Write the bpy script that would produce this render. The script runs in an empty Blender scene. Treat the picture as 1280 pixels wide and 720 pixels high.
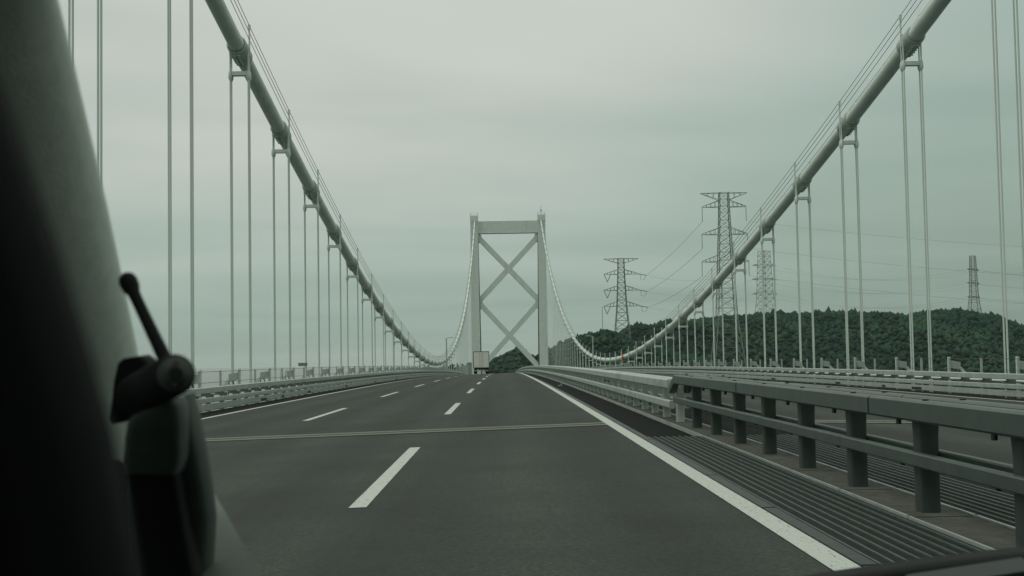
import bpy, bmesh, math, random
import numpy as np
from mathutils import Vector, Matrix
random.seed(7); rng = np.random.default_rng(7)
S = bpy.context.scene
COL = S.collection

# ------------------------------------------------------------------ camera
F_PX, PITCH, YAW, ROLL, CAM_X = 1658.344, 0.05398, 0.00823, -0.01686, -3.40237
def cam_basis():
    cy, sy, cp_, sp = math.cos(YAW), math.sin(YAW), math.cos(PITCH), math.sin(PITCH)
    fw = Vector((sy*cp_, cy*cp_, sp)); ri = Vector((cy, -sy, 0)); up = ri.cross(fw)
    c, s = math.cos(ROLL), math.sin(ROLL)
    return ri*c+up*s, up*c-ri*s, fw
RI, UP, FW = cam_basis()
CAM = Vector((CAM_X, 0, 0))
cam = bpy.data.cameras.new('camera'); cam_o = bpy.data.objects.new('camera', cam); COL.objects.link(cam_o)
cam.sensor_width = 36; cam.lens = 36*F_PX/1280; cam.clip_start = 0.02; cam.clip_end = 60000
cam_o.matrix_world = Matrix(((RI.x, UP.x, -FW.x, CAM.x), (RI.y, UP.y, -FW.y, CAM.y), (RI.z, UP.z, -FW.z, CAM.z), (0, 0, 0, 1)))
cam.dof.use_dof = True; cam.dof.focus_distance = 45; cam.dof.aperture_fstop = 22
S.camera = cam_o
def cp(u, v, d):            # point in the car at forward distance d, by viewing direction
    return CAM + d*(FW + RI*((u-640)/F_PX) + UP*((360-v)/F_PX))

# ------------------------------------------------------------------ sky, sun, exposure
SUN_EL, SUN_AZ = math.radians(58), math.radians(-105)          # azimuth from +y, negative = left
sun_dir = Vector((math.sin(SUN_AZ)*math.cos(SUN_EL), math.cos(SUN_AZ)*math.cos(SUN_EL), math.sin(SUN_EL)))
W = bpy.data.worlds.new('World'); S.world = W; W.use_nodes = True
nt = W.node_tree; N = nt.nodes; Lk = nt.links; N.clear()
def nd(t, **k):
    n = N.new(t)
    for a, b in k.items(): setattr(n, a, b)
    return n
out = nd('ShaderNodeOutputWorld'); bg = nd('ShaderNodeBackground'); Lk.new(bg.outputs[0], out.inputs[0])
sky = nd('ShaderNodeTexSky', sky_type='NISHITA', sun_disc=False, sun_elevation=SUN_EL, sun_rotation=SUN_AZ, altitude=60, air_density=1.5, dust_density=4.0)
tc = nd('ShaderNodeTexCoord')
sep = nd('ShaderNodeSeparateXYZ'); Lk.new(tc.outputs['Generated'], sep.inputs[0])
zz = nd('ShaderNodeMath', operation='MAXIMUM'); zz.inputs[1].default_value = 0.0; Lk.new(sep.outputs[2], zz.inputs[0])
za = nd('ShaderNodeMath', operation='ADD'); za.inputs[1].default_value = 0.10; Lk.new(zz.outputs[0], za.inputs[0])
dx = nd('ShaderNodeMath', operation='DIVIDE'); Lk.new(sep.outputs[0], dx.inputs[0]); Lk.new(za.outputs[0], dx.inputs[1])
dy = nd('ShaderNodeMath', operation='DIVIDE'); Lk.new(sep.outputs[1], dy.inputs[0]); Lk.new(za.outputs[0], dy.inputs[1])
cmb = nd('ShaderNodeCombineXYZ'); Lk.new(dx.outputs[0], cmb.inputs[0]); Lk.new(dy.outputs[0], cmb.inputs[1])
mp = nd('ShaderNodeMapping'); mp.inputs['Scale'].default_value = (0.55, 0.9, 1); mp.inputs['Rotation'].default_value = (0, 0, 0.25); Lk.new(cmb.outputs[0], mp.inputs[0])
nz = nd('ShaderNodeTexNoise'); nz.inputs['Scale'].default_value = 0.75; nz.inputs['Detail'].default_value = 3; nz.inputs['Roughness'].default_value = 0.5
nz.inputs['Distortion'].default_value = 0.4; Lk.new(mp.outputs[0], nz.inputs['Vector'])
# overcast luminance: brighter towards the zenith, with one broad thin-cloud area ahead
thin = Vector((math.sin(math.radians(-7))*math.cos(math.radians(12)), math.cos(math.radians(-7))*math.cos(math.radians(12)), math.sin(math.radians(12))))
dot = nd('ShaderNodeVectorMath', operation='DOT_PRODUCT'); dot.inputs[1].default_value = thin; Lk.new(tc.outputs['Generated'], dot.inputs[0])
pa = nd('ShaderNodeMath', operation='MULTIPLY_ADD'); pa.inputs[1].default_value = 1.18; pa.inputs[2].default_value = -0.765; Lk.new(dot.outputs['Value'], pa.inputs[0])
pm_ = nd('ShaderNodeMath', operation='SMOOTH_MAX'); pm_.inputs[1].default_value = 0.30; pm_.inputs[2].default_value = 0.08; Lk.new(pa.outputs[0], pm_.inputs[0])
cie = nd('ShaderNodeMath', operation='MULTIPLY_ADD'); cie.inputs[1].default_value = 2.0; cie.inputs[2].default_value = 1.0; Lk.new(zz.outputs[0], cie.inputs[0])
lum = nd('ShaderNodeMath', operation='MULTIPLY'); Lk.new(pm_.outputs[0], lum.inputs[0]); Lk.new(cie.outputs[0], lum.inputs[1])
cl = nd('ShaderNodeMapRange'); cl.inputs['From Min'].default_value = 0.28; cl.inputs['From Max'].default_value = 0.72; cl.inputs['To Min'].default_value = 0.91; cl.inputs['To Max'].default_value = 1.17; Lk.new(nz.outputs['Fac'], cl.inputs['Value'])
lu2 = nd('ShaderNodeMath', operation='MULTIPLY'); Lk.new(lum.outputs[0], lu2.inputs[0]); Lk.new(cl.outputs[0], lu2.inputs[1])
mul = nd('ShaderNodeValToRGB'); Lk.new(lu2.outputs[0], mul.inputs[0]); E_ = mul.color_ramp.elements
E_[0].position = 0.0; E_[0].color = (0, 0, 0, 1); E_[1].position = 1.0; E_[1].color = (0.93, 1.0, 0.90, 1)
for p_, c_ in ((0.25, (0.182, 0.25, 0.215)), (0.42, (0.325, 0.42, 0.368)), (0.50, (0.412, 0.50, 0.448)), (0.60, (0.560, 0.60, 0.543))):
    e_ = E_.new(p_); e_.color = (*c_, 1)
sk = nd('ShaderNodeVectorMath', operation='SCALE'); sk.inputs['Scale'].default_value = 0.10; Lk.new(sky.outputs[0], sk.inputs[0])
mx = nd('ShaderNodeMix', data_type='RGBA'); mx.inputs[0].default_value = 0.94; Lk.new(sk.outputs[0], mx.inputs[6]); Lk.new(mul.outputs[0], mx.inputs[7])
Lk.new(mx.outputs[2], bg.inputs[0]); bg.inputs[1].default_value = 1.0
sl = bpy.data.lights.new('sun', 'SUN'); sl.energy = 0.9; sl.angle = math.radians(25); sl.color = (1, 0.99, 0.91)
so = bpy.data.objects.new('sun', sl); COL.objects.link(so); so.rotation_euler = (-sun_dir).to_track_quat('-Z', 'Y').to_euler()
V = S.view_settings; V.view_transform = 'Standard'; V.look = 'None'; V.exposure = 0.0; V.gamma = 1
S.cycles.use_denoising = True; S.cycles.volume_bounces = 2; S.cycles.max_bounces = 6
S.render.film_transparent = False

# ------------------------------------------------------------------ materials
def mat(name, col, rough=0.6, metal=0.0, var=0.18, scale=6.0, stretch=(1, 1, 1), bump=0.0, bscale=40.0, spec=0.4, streak=None, attr=None, detail=4):
    m = bpy.data.materials.new(name); m.use_nodes = True
    n = m.node_tree.nodes; l = m.node_tree.links; b = n['Principled BSDF']
    b.inputs['Roughness'].default_value = rough; b.inputs['Metallic'].default_value = metal; b.inputs['Specular IOR Level'].default_value = spec
    t = n.new('ShaderNodeTexCoord'); mpn = n.new('ShaderNodeMapping'); mpn.inputs['Scale'].default_value = stretch; l.new(t.outputs['Object'], mpn.inputs[0])
    nz = n.new('ShaderNodeTexNoise'); nz.inputs['Scale'].default_value = scale; nz.inputs['Detail'].default_value = detail; l.new(mpn.outputs[0], nz.inputs['Vector'])
    r = n.new('ShaderNodeValToRGB'); l.new(nz.outputs['Fac'], r.inputs[0])
    r.color_ramp.elements[0].position = 0.3; r.color_ramp.elements[1].position = 0.7
    r.color_ramp.elements[0].color = (*[c*(1-var) for c in col], 1); r.color_ramp.elements[1].color = (*[min(1, c*(1+var)) for c in col], 1)
    last = r.outputs[0]
    if streak:      # second, stretched layer of wear: (colour, scale vector, threshold low, high)
        sc_, ss, lo, hi = streak
        m2 = n.new('ShaderNodeMapping'); m2.inputs['Scale'].default_value = ss; l.new(t.outputs['Object'], m2.inputs[0])
        n2 = n.new('ShaderNodeTexNoise'); n2.inputs['Scale'].default_value = 1.0; n2.inputs['Detail'].default_value = 6; l.new(m2.outputs[0], n2.inputs['Vector'])
        mr = n.new('ShaderNodeMapRange'); mr.inputs['From Min'].default_value = lo; mr.inputs['From Max'].default_value = hi; l.new(n2.outputs['Fac'], mr.inputs['Value'])
        mm = n.new('ShaderNodeMix'); mm.data_type = 'RGBA'; l.new(mr.outputs[0], mm.inputs[0]); l.new(last, mm.inputs[6]); mm.inputs[7].default_value = (*sc_, 1); last = mm.outputs[2]
    if attr:
        a = n.new('ShaderNodeAttribute'); a.attribute_name = attr
        mm = n.new('ShaderNodeMix'); mm.data_type = 'RGBA'; mm.blend_type = 'MULTIPLY'; mm.inputs[0].default_value = 1; l.new(last, mm.inputs[6]); l.new(a.outputs['Color'], mm.inputs[7]); last = mm.outputs[2]
    l.new(last, b.inputs['Base Color'])
    if bump:
        nb = n.new('ShaderNodeTexNoise'); nb.inputs['Scale'].default_value = bscale; nb.inputs['Detail'].default_value = 5; l.new(t.outputs['Object'], nb.inputs['Vector'])
        bp = n.new('ShaderNodeBump'); bp.inputs['Strength'].default_value = bump; bp.inputs['Distance'].default_value = 0.05; l.new(nb.outputs['Fac'], bp.inputs['Height']); l.new(bp.outputs[0], b.inputs['Normal'])
    return m
M = {}
M['asphalt'] = mat('asphalt', (0.023, 0.031, 0.0235), 0.78, var=0.4, scale=26, bump=0.35, bscale=120, spec=0.34, streak=((0.014, 0.018, 0.014), (1.3, 0.03, 1), 0.46, 0.72), detail=8)
def road_wear(m):
    n = m.node_tree.nodes; l = m.node_tree.links; b = n['Principled BSDF']; src = b.inputs['Base Color'].links[0].from_socket
    t = n.new('ShaderNodeTexCoord'); sp = n.new('ShaderNodeSeparateXYZ'); l.new(t.outputs['Object'], sp.inputs[0])
    wob = n.new('ShaderNodeTexNoise'); wob.inputs['Scale'].default_value = 0.12; l.new(t.outputs['Object'], wob.inputs['Vector'])
    ad = n.new('ShaderNodeMath'); ad.operation = 'MULTIPLY_ADD'; ad.inputs[1].default_value = 0.5; l.new(wob.outputs['Fac'], ad.inputs[0]); l.new(sp.outputs[0], ad.inputs[2])
    sn = n.new('ShaderNodeMath'); sn.operation = 'MULTIPLY'; sn.inputs[1].default_value = 2*math.pi/1.688; l.new(ad.outputs[0], sn.inputs[0])
    si = n.new('ShaderNodeMath'); si.operation = 'SINE'; l.new(sn.outputs[0], si.inputs[0])
    tr = n.new('ShaderNodeMapRange'); tr.inputs['From Min'].default_value = -1; tr.inputs['From Max'].default_value = 1; tr.inputs['To Min'].default_value = 0.78; tr.inputs['To Max'].default_value = 1.20; l.new(si.outputs[0], tr.inputs['Value'])
    pn = n.new('ShaderNodeTexNoise'); pn.inputs['Scale'].default_value = 0.45; pn.inputs['Detail'].default_value = 7; pn.inputs['Roughness'].default_value = 0.65; l.new(t.outputs['Object'], pn.inputs['Vector'])
    pr = n.new('ShaderNodeMapRange'); pr.inputs['From Min'].default_value = 0.3; pr.inputs['From Max'].default_value = 0.7; pr.inputs['To Min'].default_value = 0.72; pr.inputs['To Max'].default_value = 1.34; l.new(pn.outputs['Fac'], pr.inputs['Value'])
    vo = n.new('ShaderNodeTexVoronoi'); vo.inputs['Scale'].default_value = 45; l.new(t.outputs['Object'], vo.inputs['Vector'])
    vr = n.new('ShaderNodeMapRange'); vr.inputs['From Min'].default_value = 0.0; vr.inputs['From Max'].default_value = 1.0; vr.inputs['To Min'].default_value = 0.62; vr.inputs['To Max'].default_value = 1.45; l.new(vo.outputs['Color'], vr.inputs['Value'])
    k1 = n.new('ShaderNodeMath'); k1.operation = 'MULTIPLY'; l.new(tr.outputs[0], k1.inputs[0]); l.new(pr.outputs[0], k1.inputs[1])
    k2 = n.new('ShaderNodeMath'); k2.operation = 'MULTIPLY'; l.new(k1.outputs[0], k2.inputs[0]); l.new(vr.outputs[0], k2.inputs[1])
    vm = n.new('ShaderNodeVectorMath'); vm.operation = 'SCALE'; l.new(src, vm.inputs[0]); l.new(k2.outputs[0], vm.inputs['Scale']); l.new(vm.outputs[0], b.inputs['Base Color'])
road_wear(M['asphalt'])
M['paint_white'] = mat('road_paint', (0.44, 0.475, 0.43), 0.7, var=0.12, scale=30, streak=((0.24, 0.25, 0.23), (38, 9.0, 20), 0.58, 0.70))
M['joint'] = mat('joint_seal', (0.135, 0.145, 0.112), 0.8, var=0.25, scale=14)
M['joint_gap'] = mat('joint_gap', (0.052, 0.060, 0.048), 0.9, var=0.3, scale=10)
M['steel_green'] = mat('painted_steel', (0.60, 0.67, 0.61), 0.5, var=0.06, scale=0.6, streak=((0.48, 0.54, 0.48), (0.9, 0.9, 0.09), 0.55, 0.85))
M['cable_paint'] = mat('cable_wrap_paint', (0.62, 0.70, 0.625), 0.42, var=0.08, scale=1.5, streak=((0.46, 0.53, 0.47), (2.2, 0.25, 2.2), 0.55, 0.8))
M['hanger_paint'] = mat('hanger_rope_paint', (0.58, 0.65, 0.585), 0.5, var=0.08, scale=2)
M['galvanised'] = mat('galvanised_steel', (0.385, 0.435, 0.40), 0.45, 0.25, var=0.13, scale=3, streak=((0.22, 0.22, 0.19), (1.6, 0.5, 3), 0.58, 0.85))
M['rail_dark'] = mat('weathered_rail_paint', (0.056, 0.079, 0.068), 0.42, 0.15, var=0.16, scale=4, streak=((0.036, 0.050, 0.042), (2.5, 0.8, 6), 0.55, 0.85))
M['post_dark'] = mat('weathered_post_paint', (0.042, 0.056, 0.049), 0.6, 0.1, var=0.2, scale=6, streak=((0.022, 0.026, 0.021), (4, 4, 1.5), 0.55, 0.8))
M['dirt_plate'] = mat('dirty_base_plate', (0.060, 0.062, 0.050), 0.9, var=0.3, scale=9, streak=((0.09, 0.094, 0.08), (3, 1, 3), 0.55, 0.75), bump=0.3, bscale=60)
M['trough'] = mat('tarred_trough', (0.010, 0.012, 0.010), 0.95, var=0.3, scale=5, spec=0.1)
M['edge_steel'] = mat('edge_steel', (0.045, 0.055, 0.052), 0.6, 0.2, var=0.2, scale=8)
M['grating'] = mat('grating_steel', (0.085, 0.112, 0.098), 0.55, 0.3, var=0.2, scale=10)
M['grating_pan'] = mat('grating_pan', (0.010, 0.014, 0.012), 0.8, var=0.4, scale=12, spec=0.2)
M['parapet_post'] = mat('parapet_post_paint', (0.13, 0.15, 0.135), 0.6, 0.1, var=0.2, scale=5)
M['pipe_white'] = mat('pipe_white', (0.66, 0.70, 0.66), 0.5, var=0.08, scale=3)
M['band_paint'] = mat('band_paint', (0.40, 0.465, 0.41), 0.55, var=0.12, scale=3)
M['bolt_dark'] = mat('dark_bolt', (0.025, 0.027, 0.026), 0.6, 0.3)
M['concrete'] = mat('stained_concrete', (0.24, 0.26, 0.235), 0.9, var=0.16, scale=3, streak=((0.13, 0.13, 0.11), (0.7, 0.7, 3), 0.52, 0.8), bump=0.2, bscale=30)
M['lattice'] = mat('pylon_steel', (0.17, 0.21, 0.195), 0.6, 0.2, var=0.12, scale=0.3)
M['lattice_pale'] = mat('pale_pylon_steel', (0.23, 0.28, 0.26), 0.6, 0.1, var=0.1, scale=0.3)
M['insulator'] = mat('insulator_glaze', (0.10, 0.11, 0.10), 0.4, var=0.1)
M['wire'] = mat('conductor_wire', (0.10, 0.11, 0.105), 0.6, 0.3, var=0.1)
M['foliage'] = mat('foliage', (0.013, 0.042, 0.029), 0.9, var=0.28, scale=0.5, spec=0.15, streak=((0.030, 0.074, 0.040), (0.018, 0.012, 0.03), 0.47, 0.72), attr='tint', bump=0.4, bscale=1.2, detail=8)
M['earth'] = mat('hill_earth', (0.009, 0.024, 0.018), 0.95, var=0.4, scale=0.08, spec=0.1)
M['sea'] = mat('sea_water', (0.035, 0.055, 0.055), 0.25, var=0.2, scale=0.02, bump=0.4, bscale=0.25, spec=0.5)
M['orange'] = mat('orange_sheet', (0.42, 0.10, 0.035), 0.7, var=0.15)
M['sign_plate'] = mat('sign_plate', (0.20, 0.23, 0.215), 0.5, var=0.1)
M['truck_box'] = mat('truck_box_panel', (0.66, 0.65, 0.59), 0.45, var=0.06, scale=2, streak=((0.52, 0.50, 0.44), (3, 3, 0.5), 0.6, 0.85))
M['truck_dark'] = mat('truck_underbody', (0.012, 0.012, 0.012), 0.8)
M['rubber'] = mat('rubber', (0.016, 0.016, 0.016), 0.85)
M['lamp_red'] = mat('lamp_red', (0.07, 0.015, 0.012), 0.3)
M['plate'] = mat('licence_plate', (0.5, 0.52, 0.5), 0.5)
M['trim_grey'] = mat('pillar_trim', (0.58, 0.655, 0.575), 0.85, var=0.06, scale=120, bump=0.15, bscale=700)
M['dash_dark'] = mat('dashboard_plastic', (0.007, 0.009, 0.008), 0.8, var=0.15, spec=0.2, scale=200, bump=0.15, bscale=900)
M['dash_grey'] = mat('dashboard_grey', (0.075, 0.10, 0.083), 0.7, var=0.08, scale=120)
M['clamp_black'] = mat('clamp_plastic', (0.006, 0.008, 0.007), 0.75, var=0.1, scale=100, spec=0.2)
M['holder_grey'] = mat('holder_plastic', (0.050, 0.066, 0.057), 0.55, var=0.1, scale=100)
M['cap_grey'] = mat('cap_plastic', (0.085, 0.10, 0.09), 0.6, var=0.08, scale=100)
M['trim_dim'] = mat('trim_dim', (0.014, 0.020, 0.019), 0.6, var=0.1, scale=100)
M['car_paint'] = mat('car_paint', (0.35, 0.36, 0.36), 0.3, var=0.02)
M['headliner'] = mat('headliner', (0.12, 0.12, 0.115), 0.95, var=0.08, scale=60)

# ------------------------------------------------------------------ mesh helper
class MB:
    def __init__(s): s.v = []; s.f = []; s.sm = []
    def add(s, vs, fs, smooth=False):
        k = len(s.v); s.v += [tuple(p) for p in vs]
        for f in fs: s.f.append(tuple(i+k for i in f)); s.sm.append(smooth)
    def box(s, c, d, rz=0.0):
        x, y, z = (q/2 for q in d); vs = []
        for sx, sy, sz in ((-1,-1,-1),(1,-1,-1),(1,1,-1),(-1,1,-1),(-1,-1,1),(1,-1,1),(1,1,1),(-1,1,1)):
            a, b = sx*x, sy*y
            vs.append((c[0]+a*math.cos(rz)-b*math.sin(rz), c[1]+a*math.sin(rz)+b*math.cos(rz), c[2]+sz*z))
        s.add(vs, ((0,3,2,1),(4,5,6,7),(0,1,5,4),(1,2,6,5),(2,3,7,6),(3,0,4,7)))
    def hexa(s, vs): s.add(vs, ((0,3,2,1),(4,5,6,7),(0,1,5,4),(1,2,6,5),(2,3,7,6),(3,0,4,7)))
    def beam(s, a, b, w, h=None):
        h = h or w; a = Vector(a); b = Vector(b); d = (b-a).normalized()
        u = d.cross(Vector((0, 0, 1)));
        if u.length < 1e-4: u = Vector((1, 0, 0))
        u.normalize(); t = u.cross(d)
        vs = []
        for p in (a, b):
            for i, j in ((-1,-1),(1,-1),(1,1),(-1,1)): vs.append(p+u*(i*w/2)+t*(j*h/2))
        s.hexa(vs)
    def tube(s, pts, r, n=8, cap=True, smooth=True):
        pts = [Vector(p) for p in pts]; rs = r if hasattr(r, '__len__') else [r]*len(pts)
        d0 = (pts[1]-pts[0]).normalized(); ref = Vector((0, 0, 1)) if abs(d0.z) < 0.9 else Vector((1, 0, 0))
        vs = []
        for i, p in enumerate(pts):
            d = (pts[min(i+1, len(pts)-1)]-pts[max(i-1, 0)]).normalized()
            u = d.cross(ref).normalized(); t = u.cross(d)
            for k in range(n):
                a = 2*math.pi*k/n; vs.append(p+(u*math.cos(a)+t*math.sin(a))*rs[i])
        fs = [(i*n+k, i*n+(k+1) % n, (i+1)*n+(k+1) % n, (i+1)*n+k) for i in range(len(pts)-1) for k in range(n)]
        s.add(vs, fs, smooth)
        if cap: s.add(vs[:n], (tuple(range(n))[::-1],)); s.add(vs[-n:], (tuple(range(n)),))
    def prism(s, sec, ys, zf=lambda y: 0.0, smooth=False):
        n = len(sec); vs = [(x, y, z+zf(y)) for y in ys for x, z in sec]
        fs = [(i*n+k, i*n+(k+1) % n, (i+1)*n+(k+1) % n, (i+1)*n+k) for i in range(len(ys)-1) for k in range(n)]
        s.add(vs, fs, smooth); m = (len(ys)-1)*n
        s.add(vs[:n], (tuple(range(n))[::-1],)); s.add(vs[m:], (tuple(range(n)),))
    def mesh(s, name, m):
        me = bpy.data.meshes.new(name); me.from_pydata(s.v, [], s.f); me.materials.append(m)
        me.polygons.foreach_set('use_smooth', s.sm)
        bm = bmesh.new(); bm.from_mesh(me); bmesh.ops.recalc_face_normals(bm, faces=bm.faces); bm.to_mesh(me); bm.free()
        return me
    def build(s, name, m, parent=None, **tags):
        return put(name, s.mesh(name, M[m]), parent, **tags)
def tag(o, label=None, cat=None, group=None, kind=None):
    if label: o['label'] = label
    if cat: o['category'] = cat
    if group: o['group'] = group
    if kind: o['kind'] = kind
    return o
def put(name, me, parent=None, loc=(0, 0, 0), rz=0, scale=None, **t):
    o = bpy.data.objects.new(name, me); COL.objects.link(o)
    if parent: o.parent = parent
    o.location = loc; o.rotation_euler = (0, 0, rz)
    if scale: o.scale = scale
    return tag(o, **t)
def empty(name, loc=(0, 0, 0), **t):
    o = bpy.data.objects.new(name, None); COL.objects.link(o); o.location = loc; o.empty_display_size = 0.2
    return tag(o, **t)

# ------------------------------------------------------------------ bridge geometry functions
H0, G1, K2, XL, LW, XF = 1.29526, 0.00344, 3.353e-5, 1.38131, 3.37576, 0.02339
Y_END, Y_NEAR = 560.0, -16.0
def prof(y):
    q = 330.0
    if y <= q: return -H0+G1*y-K2*y*y
    return -H0+G1*q-K2*q*q+(G1-2*K2*q)*(y-q)
def deckz(x, y): return prof(y)-XF*max(0, abs(x)-XL)
YM, CA, CZ, HALF, SIDE = 224.854, 61.8753/356.0**2, -0.33146, 356.0, 14.5
Y_TOWER = YM+HALF
def cabz(y): return CZ+CA*(y-YM)**2
SEA = -64.0
def yrange(a, b, st):
    n = max(1, int(math.ceil((b-a)/st))); return [a+(b-a)*i/n for i in range(n+1)]

# ------------------------------------------------------------------ sea
mb = MB(); R_ = 24000
mb.v = [(-R_, -R_, SEA), (R_, -R_, SEA), (R_, R_, SEA), (-R_, R_, SEA)]; mb.f = [(0, 1, 2, 3)]; mb.sm = [False]
mb.build('sea', 'sea', kind='structure')

# ------------------------------------------------------------------ road decks with markings
def carriageway(sd):
    mb = MB(); ys = yrange(Y_NEAR, Y_END, 6.0); xs = (1.28, 12.72)
    for a, b in zip(ys[:-1], ys[1:]):
        mb.hexa([(sd*x, y, deckz(x, y)+o) for o in (-0.35, 0) for x, y in ((xs[0], a), (xs[1], a), (xs[1], b), (xs[0], b))])
    road = mb.build('road', 'asphalt', kind='structure')
    def strip(name, x, w, a, b, m, dz=0.004, wob=0.0):
        mb = MB(); yy = yrange(a, b, 4.0); vs = []; fs = []
        for y in yy:
            for q in (x-w/2, x+w/2):
                q2 = q+(random.uniform(-wob, wob) if wob else 0)
                vs.append((sd*q2, y, deckz(q2, y)+dz))
        for i in range(len(yy)-1): fs.append((2*i, 2*i+1, 2*i+3, 2*i+2))
        mb.add(vs, fs); return mb.build(name, m, road)
    strip('edge_line', XL, 0.19, Y_NEAR, Y_END, 'paint_white')
    strip('edge_line', XL+3*LW, 0.17, Y_NEAR, Y_END, 'paint_white')
    for x, ph in ((XL+LW, 12.30), (XL+2*LW, 31.9-20.02)):
        for k in range(-1, 24):
            a = ph+k*20.02
            strip('lane_dash', x, 0.165, a, a+8.1, 'paint_white')
    strip('drain_channel', XL+3*LW+0.64, 0.95, Y_NEAR, Y_END, 'trough', 0.003)
    # transverse expansion joint: two thin lips with a dark gap
    for a, m in ((24.42, 'joint'), (25.14, 'joint'), (24.80, 'joint_gap')):
        w = 0.36 if m == 'joint' else 0.34
        mb = MB(); mb.add([(sd*x, y, deckz(x, y)+(0.008 if m == 'joint' else 0.005)) for x, y in ((XL+0.1, a), (11.35, a), (11.35, a+w), (XL+0.1, a+w))], ((0, 1, 2, 3),))
        mb.build('expansion_joint', m, road)
    # steel edge strip between edge line and trough, cut into plates
    y = Y_NEAR
    while y < 200:
        mb = MB(); e = y+2.95
        mb.hexa([(sd*x, yy, deckz(0, yy)+o) for o in (-0.2, 0.012) for x, yy in ((1.175, y), (1.277, y), (1.277, e), (1.175, e))])
        mb.build('edge_plate', 'edge_steel', road); y += 3.0
    return road
road_l = carriageway(-1)
road_r = carriageway(1)

# median trough floor + gratings
mb = MB()
mb.prism([(-1.172, -0.32), (1.172, -0.32), (1.172, -0.065), (-1.172, -0.065)], yrange(Y_NEAR, 330, 6), prof)
mb.build('median_trough', 'trough', kind='structure')
def grating(sd):
    g = empty('drain_grating', (sd*0.7, 0, 0), label=('dark steel bar grating beside the near edge line' if sd < 0 else 'dark steel bar grating on the far side of the median posts'), cat='grating')
    for y0, y1 in ((-15.9, -3.003), (-3.0, 8.997), (9.0, 20.9)):
        for i in range(9):
            x = sd*(0.36+i*0.0965)-sd*0.7
            mb = MB(); w = 0.015
            mb.prism([(x-w/2, -0.03), (x+w/2, -0.03), (x+w/2, 0), (x-w/2, 0)], yrange(y0, y1, 6), prof)
            mb.build('bar', 'grating', g)
        xa, xb = sorted((sd*0.30-sd*.7, sd*1.168-sd*.7))
        mb = MB(); mb.prism([(xa, -0.064), (xb, -0.064), (xb, -0.013), (xa, -0.013)], yrange(y0, y1, 6), prof); mb.build('pan', 'grating_pan', g)
    return g
grating(-1); grating(1)
# base plates under the posts
plinth = empty('median_plinth', (0, 0, 0), label='dirty brown plinth of plates under the median posts with pale edges', cat='plinth')
y = -14.8; k = 0
while y < 330:
    e = y+2.05
    mb = MB(); mb.prism([(-0.25, -0.07), (0.25, -0.07), (0.25, -0.012), (-0.25, -0.012)], [y, e], prof); mb.build('base_plate', 'dirt_plate', plinth)
    for sx in (-1, 1):
        mb = MB(); x0 = sx*0.262; mb.prism([(x0-0.010, -0.07), (x0+0.010, -0.07), (x0+0.010, 0.0), (x0-0.010, 0.0)], [y, e], prof); mb.build('plate_lip', 'galvanised', plinth)
    y += 2.1; k += 1

# ------------------------------------------------------------------ median barrier
def bevel_sec(x0, x1, z0, z1, b=0.018):
    return [(x0+b, z0), (x1-b, z0), (x1, z0+b), (x1, z1-b), (x1-b, z1), (x0+b, z1), (x0, z1-b), (x0, z0+b)]
def post_mesh(name, m, top, w=0.20, d=0.16, flare=0.05):
    mb = MB()
    zs = [(-0.02, 0), (top-0.22, 0), (top-0.10, flare), (top, flare)]
    n = 16; vs = []
    for (z, f) in zs:
        for k in range(n):
            a = 2*math.pi*k/n; c, q = math.cos(a), math.sin(a)
            vs.append((math.copysign(abs(c)**.28, c)*d/2, math.copysign(abs(q)**.28, q)*(w+f)/2, z))
    mb.add(vs, [(i*n+k, i*n+(k+1) % n, (i+1)*n+(k+1) % n, (i+1)*n+k) for i in range(len(zs)-1) for k in range(n)], True)
    mb.add(vs[-n:], (tuple(range(n)),))
    return mb.mesh(name, M[m])
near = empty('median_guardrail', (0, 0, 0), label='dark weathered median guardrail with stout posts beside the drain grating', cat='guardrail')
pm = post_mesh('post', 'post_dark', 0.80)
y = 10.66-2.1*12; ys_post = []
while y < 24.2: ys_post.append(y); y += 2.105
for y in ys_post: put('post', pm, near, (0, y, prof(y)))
pts = [-15.0, -5.2, 4.98, 11.62, 18.2, 25.55]
for sx in (-1, 1):
    for a, b in zip(pts[:-1], pts[1:]):
        mb = MB(); xa, xb = sorted((sx*0.085, sx*0.205))
        if b > 25: # angled end
            mb.prism(bevel_sec(xa, xb, 0.725, 0.895), [a+0.012, 24.9], prof)
            q = bevel_sec(xa, xb, 0.725, 0.895); y0, y1 = 24.9, b
            vs = [(x, y0, z+prof(y0)) for x, z in q]+[(x, y1, z-0.20+prof(y1)) for x, z in q]
            mb.add(vs, [(i, (i+1) % 8, (i+1) % 8+8, i+8) for i in range(8)]+[tuple(range(8, 16))])
        else: mb.prism(bevel_sec(xa, xb, 0.725, 0.895), [a+0.012, b-0.012], prof)
        mb.build('top_rail', 'rail_dark', near)
        mb = MB(); xa, xb = sorted((sx*0.085, sx*0.165))
        mb.prism(bevel_sec(xa, xb, 0.365, 0.475, 0.012), [a+1.2 if a > -10 else a, (b+1.19) if b < 25 else 25.3], prof)
        mb.build('lower_rail', 'rail_dark', near)
    for y in pts[1:-1]:
        mb = MB(); xa, xb = sorted((sx*0.205, sx*0.211)); mb.prism([(xa, .745), (xb, .745), (xb, .875), (xa, .875)], [y+.02, y+.26], prof); mb.build('splice_plate', 'rail_dark', near)
    for y in ys_post:
        yy = y+0.12; xo = sx*0.178
        for bx, by, z0, z1, br in ((xo, yy, .685, .73, .022), (sx*.145, yy-.6, .885, .906, .026), (sx*.125, yy+.1, .345, .375, .02)):
            mb = MB(); mb.tube([(bx, by, prof(by)+z0), (bx, by, prof(by)+z1)], br, 6); mb.build('bolt', 'bolt_dark', near)
far = empty('median_barrier', (0, 0, 0), label='pale galvanised median barrier running over the crest towards the tower', cat='guardrail')
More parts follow.
